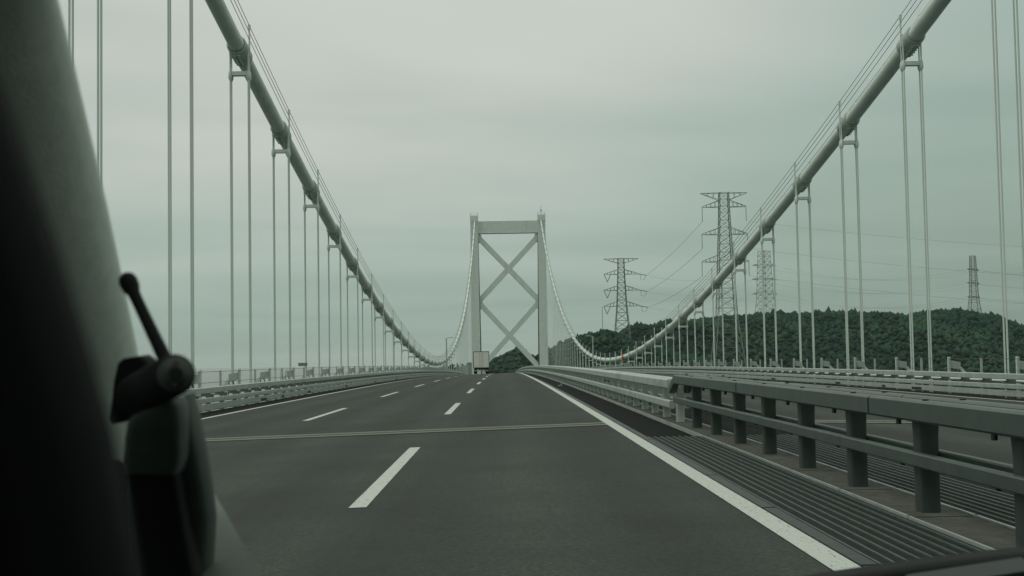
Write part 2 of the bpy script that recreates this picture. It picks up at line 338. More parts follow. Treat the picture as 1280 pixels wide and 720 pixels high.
pm2 = post_mesh('post', 'galvanised', 0.72, 0.20, 0.15, 0.02)
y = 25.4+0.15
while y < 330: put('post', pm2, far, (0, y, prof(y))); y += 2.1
y = 25.65
while y < 330:
    e = min(y+10.5, 335)
    for sx in (-1, 1):
        mb = MB(); xa, xb = sorted((sx*0.080, sx*0.225))
        mb.prism(bevel_sec(xa, xb, 0.615, 0.80, 0.022), yrange(y+0.008, e-0.008, 2.6), prof); mb.build('top_rail', 'galvanised', far)
        mb = MB(); xa, xb = sorted((sx*0.080, sx*0.195))
        mb.prism(bevel_sec(xa, xb, 0.235, 0.385, 0.018), yrange(y+0.008, e-0.008, 2.6), prof); mb.build('lower_rail', 'galvanised', far)
    y = e
# small brackets on the pale barrier
for y in (39.9, 41.1):
    mb = MB(); mb.box((-0.235, y, prof(y)+0.52), (0.04, 0.3, 0.05)); mb.build('bracket', 'bolt_dark', far)
# pale splice lug lying in the trough
yy = 62.0; mb = MB(); mb.box((0, 0, 0.03), (0.16, 0.12, 0.05), 0.4); mb.box((0.05, 0.05, 0.08), (0.05, 0.05, 0.08), 0.2)
mb.build('cable_lug', 'galvanised', loc=(-0.72, yy, prof(yy)-0.063), label='small pale metal lug lying in the dark median trough', cat='lug')

# ------------------------------------------------------------------ outer barriers, walkways, fences
BX = 12.78
def outer(sd):
    side = 'open sea side' if sd < 0 else 'wooded hill side'
    b = empty('bridge_parapet', (sd*BX, 0, 0), label='pale steel bridge parapet of broad beams along the '+side, cat='parapet')
    zf = lambda y: deckz(BX, y)
    mb = MB(); d = 0.14
    # post: stem with a stepped bracket
    mb.box((0, 0, 0.36), (0.12, 0.13, 0.72)); mb.box((-sd*0.10, 0, 0.49), (0.14, 0.16, 0.10)); mb.box((sd*0.12, 0, 0.52), (0.2, 0.07, 0.10))
    pm = mb.mesh('post', M['parapet_post'])
    y = 44.5-2.1*20; i = 0
    while y < 330:
        put('post', pm, b, (0, y, zf(y))); y += 2.1
    y = 2.0
    while y < 330:
        e = min(y+10.5, 333); yy = yrange(y+0.01, e-0.01, 2.6)
        def S_(x0, x1, z0, z1, bv, name, m='galvanised'):
            xa, xb = sorted((-sd*x0, -sd*x1)); mb = MB(); mb.prism(bevel_sec(xa, xb, z0, z1, bv), yy, zf); mb.build(name, m, b)
        S_(0.062, 0.20, 0.585, 0.775, 0.02, 'top_beam')
        S_(0.062, 0.185, 0.285, 0.445, 0.02, 'middle_beam')
        S_(0.064, 0.155, 0.035, 0.245, 0.02, 'kerb_beam')
        y = e
    for y, L in ((50.8, 1.2), (55.6, .5), (63.0, .9), (78, 1.2), (96, 1.0), (115, 1.2)):    # dark drain slots in the kerb beam
        mb = MB(); xa, xb = sorted((-sd*0.150, -sd*0.162)); mb.prism([(xa, 0.07), (xb, 0.07), (xb, 0.16), (xa, 0.16)], [y, y+L], zf); mb.build('drain_slot', 'bolt_dark', b)
    mb = MB(); mb.tube([(sd*0.34, y, zf(y)+0.515) for y in yrange(2, 330, 6)], 0.055, 8, False); mb.build('conduit', 'pipe_white', b)
    # walkway behind
    w = MB(); w.prism([(sd*13.0, -0.55), (sd*15.1, -0.55), (sd*15.1, -0.40), (sd*13.0, -0.40)], yrange(Y_NEAR, Y_END, 8), lambda y: deckz(BX, y))
    wk = w.build('walkway', 'edge_steel', kind='structure')
    g = MB(); 
    for zz in (-2.0, -9.0): g.prism([(sd*14.1, zz-0.4), (sd*14.9, zz-0.4), (sd*14.9, zz+0.4), (sd*14.1, zz+0.4)], yrange(Y_NEAR, Y_END, 12), prof)
    yy = yrange(Y_NEAR, Y_END, 10.6)
    for k in range(len(yy)-1):
        a, c = ((-2.0, -9.0) if k % 2 else (-9.0, -2.0)); g.beam((sd*14.5, yy[k], prof(yy[k])+a), (sd*14.5, yy[k+1], prof(yy[k+1])+c), 0.5)
    g.build('deck_truss', 'steel_green', label='steel stiffening truss under the deck edge on the '+side, cat='truss')
    # fence
    FX = 13.6
    f = empty('walkway_fence', (sd*FX, 0, 0), label='thin post and wire fence along the walkway on the '+side, cat='fence')
    zt = lambda y: deckz(BX, y)-0.40
    mb = MB(); mb.box((0, 0, 0.83), (0.07, 0.07, 1.66)); fp = mb.mesh('post', M['galvanised'])
    y0 = 48.15 if sd < 0 else 47.05; y = y0-3.37*8; 
    while y < 330: put('post', fp, f, (0, y, zt(y))); y += 3.37
    for z in (1.63, 1.25, 0.85):
        mb = MB(); mb.tube([(0, y, zt(y)+z) for y in yrange(15, 330, 8)], 0.008, 5, False); mb.build('wire', 'post_dark', f)
    # floodlights aimed at the cable
    y = (45.13 if sd < 0 else 43.87)-6.74*2; proto = None
    while y < 320:
        o = empty('floodlight', (sd*(FX+0.05), y, zt(y)), label='small pale floodlight on its post by the walkway fence on the '+side, cat='floodlight', group='floodlights along the '+side)
        if proto is None:
            a = MB(); a.tube([(0, 0, 0), (0, 0, 1.70)], 0.06, 8); pst = a.mesh('post', M['hanger_paint'])
            a = MB(); x0, x1 = sd*0.06, sd*0.40
            a.hexa([(x0, -.12, 1.28), (x1, -.12, 1.20), (x1, .12, 1.20), (x0, .12, 1.28), (x0, -.12, 1.56), (x1, -.12, 1.50), (x1, .12, 1.50), (x0, .12, 1.56)]); hd = a.mesh('lamp_head', M['galvanised'])
            a = MB(); a.hexa([(sd*.36, -.11, 1.21), (sd*.78, -.05, 0.86), (sd*.78, .05, 0.86), (sd*.36, .11, 1.21), (sd*.44, -.11, 1.31), (sd*.80, -.05, 0.91), (sd*.80, .05, 0.91), (sd*.44, .11, 1.31)]); vz = a.mesh('visor', M['hanger_paint'])
            a = MB(); a.beam((sd*0.25, -.1, 1.24), (sd*0.12, -.1, 0.85), 0.04); a.beam((sd*0.12, -.1, 0.86), (sd*0.24, -.1, 0.45), 0.04); a.beam((sd*0.42, .1, 1.15), (sd*0.46, .1, 0.5), 0.035); br = a.mesh('bracket', M['post_dark'])
            proto = (pst, hd, vz, br)
        for nm, me in zip(('post', 'lamp_head', 'visor', 'bracket'), proto): put(nm, me, o)
        y += 6.74
outer(-1); outer(1)

# sign on the left fence
o = empty('small_sign', (-13.5, 67.4, deckz(BX, 67.4)-0.4), label='small dark rectangular plate sign on a post by the sea side fence', cat='sign')
mb = MB(); mb.beam((0.12, 0, 0), (0.12, 0, 1.75), 0.07); mb.build('post', 'hanger_paint', o)
mb = MB(); mb.box((0, -0.05, 1.82), (0.46, 0.03, 0.17)); mb.build('plate', 'sign_plate', o)
o = empty('bracket_stand', (-13.5, 61.5, deckz(BX, 61.5)-0.4), label='low ladder-like bracket stand by the sea side fence', cat='stand')
for x in (-.16, .12):
    mb = MB(); mb.beam((x, 0, 0), (x, 0, 1.6), 0.04); mb.build('upright', 'hanger_paint', o)
for z in (1.15, 1.42):
    mb = MB(); mb.beam((-.18, 0, z), (.14, 0, z), 0.035); mb.build('rung', 'hanger_paint', o)
# lamp posts near mid-span
for sd, y, lab in ((-1, 243.5, 'slim lamp post standing by the sea side cable low point'), (1, 248.5, 'slim lamp post standing by the hill side cable low point')):
    b0 = deckz(BX, y)-0.4; o = empty('lamp_post', (sd*13.6, y, b0), label=lab, cat='lamp post')
    t = 4.3-b0
    mb = MB(); mb.tube([(0, 0, 0), (0, 0, t*.5), (0, 0, t-.25)], [.16, .13, .10], 8); mb.build('pole', 'galvanised', o)
    mb = MB(); mb.beam((sd*.1, 0, t-.2), (-sd*.75, 0, t-.05), .1); mb.build('arm', 'galvanised', o)
    mb = MB(); mb.box((-sd*.95, 0, t-.06), (.6, .3, .14)); mb.build('lamp_head', 'galvanised', o)
    mb = MB(); mb.box((0, 0, .1), (.4, .4, .2)); mb.build('base', 'galvanised', o)

# ------------------------------------------------------------------ main cables and hangers
HS = 10.59779; HP = 56.633
hang_y = [HP+HS*i for i in range(-3, 50) if HP+HS*i < Y_TOWER-6]
ring = MB().tube
rope_mb = MB(); rope_mb.tube([(0, 0, 0), (0, 0, 1)], 0.034, 8, False); rope_me = rope_mb.mesh('rope', M['hanger_paint'])
a = MB(); a.box((0, 0, 0), (0.80, 0.30, 0.17)); a.box((0, 0, -0.02), (0.86, 0.10, 0.10)); spread_me = a.mesh('spreader', M['steel_green'])
a = MB()
for sy in (-.14, .14): a.tube([(0, sy, 0.13), (0, sy, -0.02), (0, sy, -.20), (0, sy, -.30)], [.05, .085, .085, .045], 8)
clamp_me = a.mesh('rope_clamp', M['steel_green'])
a = MB(); a.beam((0, 0, 0), (0, 0, 1.36), .065); a.beam((0, 0, .52), (0.30, 0, .46), .05); a.box((0, 0, 1.28), (.11, .11, .18)); st_in = a.mesh('stanchion', M['steel_green'])
ORD = 'first second third fourth fifth sixth seventh eighth ninth tenth eleventh twelfth thirteenth fourteenth fifteenth sixteenth seventeenth eighteenth nineteenth twentieth'.split()
ORD += ['twenty-'+q for q in ORD[:9]]+['thirtieth']+['thirty-'+q for q in ORD[:9]]+['fortieth']
nb = sum(1 for y in hang_y if y < 245)
for sd in (-1, 1):
    side = 'sea side' if sd < 0 else 'hill side'
    c = empty('main_cable', (sd*SIDE, 0, 0), label='thick pale main suspension cable on the %s, sweeping down to midspan and up' % side, cat='cable')
    ys = yrange(Y_NEAR, Y_TOWER, 3.5)
    mb = MB(); mb.tube([(0, y, cabz(y)) for y in ys], 0.335, 20, False); mb.build('cable_strand', 'cable_paint', c)
    for sx in (-1, 1):
        for h in (1.10, 0.80, 0.48):
            mb = MB(); mb.tube([(sx*0.42, y, cabz(y)+h) for y in ys], 0.013, 5, False); mb.build('hand_rope', 'bolt_dark', c)
    for i, y in enumerate(hang_y):
        z = cabz(y); sl = 2*CA*(y-YM); ang = math.atan(sl)
        for sx in (-1, 1): put('stanchion', st_in, c, (sx*0.42, y, z-0.24), 0 if sx < 0 else math.pi)
        h = empty('bridge_hanger', (sd*SIDE, y, deckz(BX, y)-0.6), label='%s cable hanger, %s from the midspan lamp post %s the tower' % (side, ORD[nb-1-i] if i < nb else ORD[i-nb], 'away from' if i < nb else 'towards'), cat='hanger', group='hangers of the %s cable' % side)
        b0 = h.location.z; d = Vector((0, math.cos(ang), math.sin(ang))); nn = Vector((0, -math.sin(ang), math.cos(ang)))
        # band round the cable, flanges bolted below
        mb = MB(); p0 = Vector((0, 0, z-b0)); L = 0.75
        mb.tube([p0-d*L, p0-d*(L-.03), p0+d*(L-.03), p0+d*L], [.36, .425, .425, .36], 18, False)
        for k in (-1, 1):
            mb.add([p0+d*(q*.62)+nn*r+Vector((k*w, 0, 0)) for r in (-.50, -.33) for q, w in ((-1, .02), (1, .02), (1, .12), (-1, .12))], ((0,3,2,1),(4,5,6,7),(0,1,5,4),(1,2,6,5),(2,3,7,6),(3,0,4,7)))
        if y < 260:
            for q in range(-2, 3):
                pb = p0+d*(q*.26)-nn*.44; mb.tube([pb+Vector((-.22, 0, 0)), pb+Vector((.22, 0, 0))], .03, 6)
        mb.build('cable_band', 'band_paint', h)
        if z-1.0 > b0+1.6:
            put('spreader', spread_me, h, (0, 0, z-1.0-b0))
            for sx in (-1, 1): put('rope_clamp', clamp_me, h, (sx*.385, 0, z-1.0-b0))
        for sx in (-1, 1):
            for sy in (-.14, .14): put('rope', rope_me, h, (sx*.385, sy, 0), 0, (1, 1, z+0.05-b0))
# orange sheet wrapped on the hill side cable
y = 193.5; z = cabz(y)
mb = MB(); mb.tube([(0, -.75, CA*0), (0, -.4, .02), (0, .4, .02), (0, .75, 0)], [.37, .43, .42, .37], 14); mb.hexa([(-.42, -.5, -.95), (-.36, -.5, -.95), (-.36, .45, -.80), (-.42, .45, -.80), (-.46, -.6, .05), (-.40, -.6, .05), (-.40, .6, .05), (-.46, .6, .05)])
mb.build('orange_cover', 'orange', loc=(SIDE, y, z), label='orange protective sheet wrapped round the hill side cable near midspan', cat='cover')

# ------------------------------------------------------------------ tower
T = empty('bridge_tower', (0, Y_TOWER, SEA-0.5), label='tall pale steel suspension tower with two X braces and top beam', cat='tower')
zb = -(SEA-0.5)
def tz(z): return z+zb
for sd in (-1, 1):
    mb = MB()
    for (za_, zc, o0, o1, i0, i1) in ((-60, 61.3, 16.75, 16.40, 12.55, 13.12),):
        vs = []
        for z, o, i in ((za_, o0, i0), (zc, o1, i1)):
            xs = sorted((sd*o, sd*i)); vs += [(xs[0], -3, tz(z)), (xs[1], -3, tz(z)), (xs[1], 3, tz(z)), (xs[0], 3, tz(z))]
        mb.hexa(vs)
    leg = mb.build('leg', 'steel_green', T)
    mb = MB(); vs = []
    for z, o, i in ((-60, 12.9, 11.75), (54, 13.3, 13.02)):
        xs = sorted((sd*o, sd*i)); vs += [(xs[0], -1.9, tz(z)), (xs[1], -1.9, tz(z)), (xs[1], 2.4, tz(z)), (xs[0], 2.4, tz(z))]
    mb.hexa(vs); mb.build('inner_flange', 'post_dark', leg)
    for z in np.arange(-8, 60, 8.5):
        mb = MB(); q = 14.72; mb.box((sd*q, -3.0, tz(z)), (3.62, 0.06, 0.10)); mb.build('seam', 'steel_green', leg)
    mb = MB(); mb.box((sd*14.75, 0, tz(61.9)), (3.45, 6.4, 2.6)); cap = mb.build('saddle_housing', 'steel_green', T)
    mb = MB()
    for x in (-1.6, 1.6):
        for yy in (-3, 3): mb.beam((sd*14.75+x, yy, tz(63.2)), (sd*14.75+x, yy, tz(64.5)), .14)
    for yy in (-3, 3): mb.beam((sd*14.75-1.6, yy, tz(64.4)), (sd*14.75+1.6, yy, tz(64.4)), .10)
    mb.build('guard_rail', 'hanger_paint', cap)
    mb = MB(); mb.box((sd*15.0, 0, tz(-62)), (9, 14, 4.6)); mb.build('pier', 'concrete', T)
mb = MB(); mb.beam((14.7, 0, tz(63.2)), (14.7, 0, tz(67.6)), .12); mb.box((14.7, 0, tz(65.4)), (.45, .45, .8)); mb.build('beacon', 'post_dark', T)
mb = MB(); mb.box((0, 0, tz(58.2)), (26.3, 4.2, 5.1)); mb.box((0, 0, tz(55.55)), (26.2, 4.5, 0.22)); mb.build('top_beam', 'steel_green', T)
nodes = [(54.6, 13.2), (25.4, 12.95), (-4.2, 12.8), (-34, 12.6)]
for j, ((z0, x0), (z1, x1)) in enumerate(zip(nodes[:-1], nodes[1:])):
    for sd in (-1, 1):
        off = 0.0 if sd < 0 else 0.03
        mb = MB(); w = 2.15; a = Vector((sd*x0, 0, tz(z0-0.6))); b = Vector((-sd*x1, 0, tz(z1+0.6)))
        d = (b-a).normalized(); n_ = Vector((-d.z, 0, d.x))*w/2
        mb.hexa([a-n_+Vector((0, -1.5-off, 0)), b-n_+Vector((0, -1.5-off, 0)), b-n_+Vector((0, 1.5+off, 0)), a-n_+Vector((0, 1.5+off, 0)), a+n_+Vector((0, -1.5-off, 0)), b+n_+Vector((0, -1.5-off, 0)), b+n_+Vector((0, 1.5+off, 0)), a+n_+Vector((0, 1.5+off, 0))])
        mb.build('brace', 'steel_green', T)
        for z, x in ((z0-0.6, x0),):
            mb = MB(); mb.hexa([(sd*x, -1.45, tz(z-3.0)), (sd*(x-1.5), -1.45, tz(z-1.6)), (sd*(x-1.5), 1.45, tz(z-1.6)), (sd*x, 1.45, tz(z-3.0)), (sd*x, -1.45, tz(z+1.8)), (sd*(x-1.5), -1.45, tz(z+0.8)), (sd*(x-1.5), 1.45, tz(z+0.8)), (sd*x, 1.45, tz(z+1.8))]); mb.build('gusset', 'steel_green', T)

# ------------------------------------------------------------------ truck
ty = 214.0; tr = empty('box_truck', (-6.80, ty, deckz(6.8, ty)), label='beige box truck driving ahead in the middle lane', cat='truck')
mb = MB(); mb.box((0, 3.6, 2.29), (2.46, 7.2, 2.56)); body = mb.build('cargo_box', 'truck_box', tr)
for x in (-0.61, 0.61):
    mb = MB(); mb.box((x, -0.02, 2.28), (1.17, 0.05, 2.38)); dr = mb.build('rear_door', 'truck_box', tr)
    mb = MB(); mb.tube([(x*0.35, -0.06, 1.15), (x*0.35, -0.06, 3.4)], .022, 6); mb.build('lock_rod', 'galvanised', dr)
mb = MB()
for a, b in (((-1.25, 0, 3.6), (1.25, 0, 3.6)), ((-1.25, 0, 1.0), (1.25, 0, 1.0)), ((-1.25, 0, 1.0), (-1.25, 0, 3.6)), ((1.25, 0, 1.0), (1.25, 0, 3.6))): mb.beam(a, b, .09)
mb.build('dark_edging', 'post_dark', tr)
mb = MB(); mb.box((0, 4.2, 0.80), (0.9, 8.6, 0.28)); mb.box((0, 2.0, .86), (2.3, 3.6, .2)); mb.build('chassis', 'truck_dark', tr)
mb = MB(); mb.box((0, -0.02, 0.52), (2.25, 0.10, 0.13)); bp = mb.build('bumper', 'galvanised', tr)
mb = MB(); mb.box((0, -0.09, 0.70), (0.44, 0.02, 0.20)); mb.build('licence_plate', 'plate', bp)
for sx in (-1, 1):
    mb = MB(); mb.box((sx*.92, -0.08, .72), (.36, .06, .14)); mb.build('tail_light', 'lamp_red', tr)
    for yy in (1.5, 7.9):
        mb = MB(); x = sx*.95; w = .5 if yy < 3 else .28
        mb.tube([(x-w/2, yy, .46), (x-w/2+.05, yy, .46), (x+w/2-.05, yy, .46), (x+w/2, yy, .46)], [.40, .46, .46, .40], 18); mb.build('wheel', 'rubber', tr)
    mb = MB(); mb.box((sx*.95, .62, .34), (.52, .02, .5)); mb.build('mud_flap', 'rubber', tr)
mb = MB(); mb.hexa([(-1.1, 7.35, .7), (1.1, 7.35, .7), (1.1, 9.1, .7), (-1.1, 9.1, .7), (-1.05, 7.35, 2.7), (1.05, 7.35, 2.7), (1.05, 8.7, 2.7), (-1.05, 8.7, 2.7)]); mb.build('cab', 'truck_box', tr)

# ------------------------------------------------------------------ hills and woods
CROWN = []
bm = bmesh.new(); bmesh.ops.create_icosphere(bm, subdivisions=1, radius=1.0)
bm.verts.ensure_lookup_table(); base_v = np.array([v.co[:] for v in bm.verts]); base_f = np.array([[v.index for v in f.verts] for f in bm.faces]); bm.free()
for k in range(8):
    ph = rng.uniform(0, 6, (5, 3)); fr = rng.normal(0, 3.0, (5, 3)); d = np.ones(len(base_v))
    for p, f in zip(ph, fr): d += 0.13*np.sin(base_v@f+p[0])
    d += rng.uniform(-.16, .16, len(base_v))
    v = base_v*d[:, None]; v[:, 2] *= 0.85; CROWN.append(v)
def interp(ctrl, t):
    ctrl = np.array(ctrl, float); n = len(ctrl)-1; s = np.linspace(0, 1, n+1)
    return np.stack([np.interp(t, s, ctrl[:, i]) for i in range(3)], -1)
def hill(ridge, wf, wb, ntree, seed, lab, rmin=2.6, rmax=5.4, vmax=0.45):
    """ridge: list of (x, y, z) ; slopes fall to the sea over wf metres in front and wb behind."""
    g = np.random.default_rng(seed)
    ridge = np.array(ridge, float); seg = np.r_[0, np.cumsum(np.hypot(*np.diff(ridge[:, :2], axis=0).T))]; L = seg[-1]
    def rp(s): return np.stack([np.interp(s, seg, ridge[:, i]) for i in range(3)], -1)
    tx = np.gradient(ridge[:, 0]); tyy = np.gradient(ridge[:, 1]); nrm = np.stack([tyy, -tx], 1); nrm /= np.hypot(*nrm.T)[:, None]
    if nrm[:, 1].mean() > 0: nrm = -nrm                      # towards the bridge
    ph = g.uniform(0, 6, 8)
    def surf(s, v):
        p = rp(s); n0 = np.interp(s, seg, nrm[:, 0]); n1 = np.interp(s, seg, nrm[:, 1])
        w = np.where(v >= 0, wf, wb); x = p[..., 0]+n0*v*w; y = p[..., 1]+n1*v*w
        av = np.abs(v); f = np.cos(np.clip(av, 0, 1)*math.pi/2)**1.25
        gull = 7*np.sin(s/37+ph[0]+2*v)*np.sin(av*math.pi)+4*np.sin(s/17+ph[1]-3*v)*np.sin(av*math.pi)
        z = SEA-2+(p[..., 2]-SEA+2)*f+gull
        return np.stack([x, y, z], -1)
    ns = max(12, int(L/9)); nv = 60
    ss, vv = np.meshgrid(np.linspace(0, L, ns), np.linspace(-1, 1, nv), indexing='ij'); P = surf(ss, vv).reshape(-1, 3)
    F = [(i*nv+j, i*nv+j+1, (i+1)*nv+j+1, (i+1)*nv+j) for i in range(ns-1) for j in range(nv-1)]
    me = bpy.data.meshes.new('hill'); me.from_pydata(P.tolist(), [], F); me.materials.append(M['earth'])
    put('hill', me, kind='structure')
    s = g.uniform(0, L, ntree); v = g.uniform(-0.10, 1, ntree)**1.0*vmax*2
    v = np.where(g.random(ntree) < .22, g.uniform(-.06, .06, ntree), v); v = np.clip(v, -.1, .97)
    C = surf(s, v); R = rmin+(rmax-rmin)*g.random(ntree)**1.6; R *= np.where(g.random(ntree) < .06, 1.45, 1.0)
    nvv = len(base_v); V_ = np.empty((ntree*nvv, 3)); T_ = np.empty((ntree*nvv, 4))
    F_ = (base_f[None]+(np.arange(ntree)*nvv)[:, None, None]).reshape(-1)
    for i in range(ntree):
        a = g.uniform(0, 6.28); ca, sa = math.cos(a), math.sin(a); c = CROWN[g.integers(8)]*R[i]
        q = V_[i*nvv:(i+1)*nvv]; q[:, 0] = C[i, 0]+ca*c[:, 0]-sa*c[:, 1]; q[:, 1] = C[i, 1]+sa*c[:, 0]+ca*c[:, 1]; q[:, 2] = C[i, 2]+R[i]*.45+c[:, 2]*g.uniform(.85, 1.25)
        b = g.uniform(.82, 1.18); T_[i*nvv:(i+1)*nvv] = (b*g.uniform(.85, 1.25), b, b*g.uniform(.8, 1.15), 1)
    me = bpy.data.meshes.new('forest'); nf = ntree*len(base_f)
    me.vertices.add(len(V_)); me.vertices.foreach_set('co', V_.ravel()); me.loops.add(nf*3); me.loops.foreach_set('vertex_index', F_)
    me.polygons.add(nf); me.polygons.foreach_set('loop_start', np.arange(nf)*3); me.polygons.foreach_set('loop_total', np.full(nf, 3)); me.update()
    at = me.attributes.new('tint', 'FLOAT_COLOR', 'POINT'); at.data.foreach_set('color', T_.ravel().astype(np.float32)); me.materials.append(M['foliage'])
    put('forest', me, label=lab, cat='forest', kind='stuff')
DROP = 3.0
def rg(pts): return [(x, y, z-DROP) for x, y, z in pts]
hill(rg([(120, 1260, 24), (157, 1255, 31), (210, 1250, 37), (248, 1250, 38.6), (308, 1250, 40), (340, 1250, 37), (369, 1250, 32.8), (392, 1250, 37.5), (422, 1250, 38.5), (455, 1245, 33), (490, 1240, 22), (560, 1230, 12), (680, 1210, 16), (820, 1190, 8)]), 330, 260, 17000, 3, 'dense dark woods on the long ridge beyond the opposite carriageway', 1.1, 3.3, .40)
hill(rg([(86, 1150, 12), (100, 1150, 24), (112, 1150, 29), (126, 1150, 27.5), (140, 1152, 30), (175, 1155, 30), (210, 1160, 22)]), 200, 160, 1500, 5, 'dark woods on the knoll behind the smaller lattice pylon', 1.0, 3.0)
hill(rg([(14, 1010, -14), (31, 1000, 4), (43, 1000, 12), (56, 995, 18), (66, 995, 19.5), (77, 990, 22), (84, 990, 18), (100, 985, 12), (130, 975, 2), (170, 960, -8), (210, 950, -20)]), 170, 150, 4200, 8, 'woods on the near hillside right of the bridge tower', 0.9, 2.4)
hill(rg([(-40, 1520, -12), (-22, 1505, -2), (-8, 1500, 2), (4, 1500, 8), (17, 1500, 13), (26, 1500, 6), (40, 1495, -4), (75, 1490, 4), (110, 1490, 12)]), 260, 200, 1300, 11, 'hazy wooded hill seen between the tower legs', 1.7, 3.4)
hill(rg([(150, 905, -34), (260, 900, -22), (400, 890, -18), (560, 880, -20), (700, 860, -28)]), 180, 260, 3600, 17, 'lower woods on the shore slope in front of the ridge', 1.1, 3.0)

# ------------------------------------------------------------------ pylons
def lattice_face(mb, z0, z1, w0, w1, t, style='x'):
    c0 = [(-w0, -w0), (w0, -w0), (w0, w0), (-w0, w0)]; c1 = [(-w1, -w1), (w1, -w1), (w1, w1), (-w1, w1)]
    for i in range(4):
        j = (i+1) % 4
        A = Vector((*c0[i], z0)); B = Vector((*c0[j], z0)); C = Vector((*c1[i], z1)); D = Vector((*c1[j], z1))
        mb.beam(A, C, t*1.4); mb.beam(A, D, t*.75); mb.beam(B, C, t*.75); mb.beam(C, D, t*.75)
def pylon(loc, rz, prof_, panels, arms, t, label, ztop, lm='lattice'):
    """prof_: [(z, half width)], arms: (z bottom, z root top, half span, kind)."""
    o = empty('lattice_pylon', loc, label=label, cat='pylon'); o.rotation_euler.z = rz
    zs, ws = zip(*prof_); hw = lambda z: float(np.interp(z, zs, ws))
    mb = MB()
    for a, b in zip(panels[:-1], panels[1:]): lattice_face(mb, a, b, hw(a), hw(b), t)
    mb.build('tower_body', lm, o)
    for (zb_, zr, span, kind) in arms:
        for sd in (-1, 1):
            mb = MB(); w = hw(zb_); tip = Vector((sd*span, 0, zb_ if kind != 'top' else zr))
            if kind == 'top':
                for yy in (-1, 1):
                    mb.beam((sd*w, yy*w, zb_), tip, t); mb.beam((sd*w, yy*w, zr), tip, t)
                    for q in (.33, .66): mb.beam(Vector((sd*w, yy*w, zb_)).lerp(tip, q), Vector((sd*w, yy*w, zr)).lerp(tip, q*.85), t*.8)
                mb.beam((-w, 0, zr), (w, 0, zr), t)
            else:
                for yy in (-1, 1):
                    mb.beam((sd*w, yy*w, zb_), tip, t); mb.beam((sd*w, yy*w, zr), tip+Vector((0, 0, .4)), t)
                    for q in (.25, .5, .75): mb.beam(Vector((sd*w, yy*w, zb_)).lerp(tip, q), Vector((sd*w, yy*w, zr)).lerp(tip, q), t*.8)
                mb.beam((sd*w, -w, zb_), (sd*(w+span)/2, 0, zb_), t*.7)
            mb.build('cross_arm', lm, o)
            if kind == 'bar':
                mb = MB(); mb.beam(tip+Vector((0, 0, .2)), tip+Vector((0, 0, -8.6)), t*1.1); mb.build('insulator', 'insulator', o)
            if kind == 'vee' and sd < 0:
                for q in (0.0, 5.4):
                    mb = MB(); mb.tube([tip+Vector((q, 0, 0)), tip+Vector((2.8, 0, -6.3))], .28, 6); mb.build('insulator', 'insulator', o)
            if kind == 'vee' and sd > 0:
                mb = MB(); mb.tube([tip, tip+Vector((6.5, 0, -1.2))], .30, 6); mb.build('insulator', 'insulator', o)
                mb = MB(); mb.tube([tip+Vector((1.4, 0, -.3)), tip+Vector((1.8, 0, -4.6)), tip+Vector((4.2, 0, -5.2)), tip+Vector((5.8, 0, -3.0)), tip+Vector((6.5, 0, -1.2))], .13, 5); mb.build('jumper', 'wire', o)
    return o
Z0 = -40.0
P1 = pylon((132.6, 800, Z0), 0, [(0, 12), (36, 9), (62, 5.8), (90, 4.5), (125, 3.0), (139, 2.7)], [0, 14, 26, 36, 45, 54, 62, 69, 75, 81, 87, 92.5, 98, 103, 108, 113, 118, 122.5, 127, 131, 135, 139],
     [(134.5, 138.8, 14.3, 'top'), (130.3, 134.3, 13.3, 'bar'), (113.6, 117.6, 13.8, 'bar'), (97.0, 101.2, 14.2, 'bar')], .26, 'tall dark lattice pylon with bar-hung arms, rising from the shore slope', 139)
Z1 = -10.0
PA = pylon((96.6, 1100, Z1), 0, [(0, 8.0), (31, 6.0), (52, 4.0), (80, 2.7), (92.5, 2.4)], [0, 10, 19, 27, 34, 41, 47.5, 53, 58, 63, 68, 72.5, 77, 81, 85, 88.8, 92.5],
     [(88.6, 92.3, 14.6, 'top'), (79.4, 83.2, 14.3, 'vee'), (66.0, 69.8, 14.6, 'vee'), (52.8, 56.8, 15.0, 'vee')], .31, 'dark lattice pylon with three V-string arms on the wooded knoll', 92)
Z2 = 10.0
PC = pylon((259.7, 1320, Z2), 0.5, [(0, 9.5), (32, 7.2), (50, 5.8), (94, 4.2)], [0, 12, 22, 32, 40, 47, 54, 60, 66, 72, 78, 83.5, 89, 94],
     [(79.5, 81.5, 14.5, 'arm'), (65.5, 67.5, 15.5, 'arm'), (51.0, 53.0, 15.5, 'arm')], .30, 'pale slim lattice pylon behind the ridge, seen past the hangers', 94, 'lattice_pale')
Z3 = 5.0
PD = pylon((533, 1500, Z3), 0.9, [(0, 8.5), (34, 6.6), (58, 3.9), (104, 2.6)], [0, 12, 23, 34, 43, 51, 58, 64, 70, 76, 82, 88, 93, 98.5, 104],
     [(88.0, 89.8, 19, 'arm'), (72.5, 74.3, 20, 'arm'), (56.5, 58.3, 20, 'arm')], .34, 'distant lattice pylon with flat top on the far end of the ridge', 104)
bpy.context.view_layer.update()
def tip(o, x, z): return o.matrix_world @ Vector((x, 0, z))
def wire(a, b, sag, r=.10, lab='power line conductor strung between the lattice pylons', n=28):
    a = Vector(a); b = Vector(b); pts = [a.lerp(b, i/n)-Vector((0, 0, 4*sag*(i/n)*(1-i/n))) for i in range(n+1)]
    mb = MB(); mb.tube([p-a for p in pts], r, 5, False)
    mb.build('power_line', 'wire', loc=a, label=lab, cat='power line', group='power line conductors')
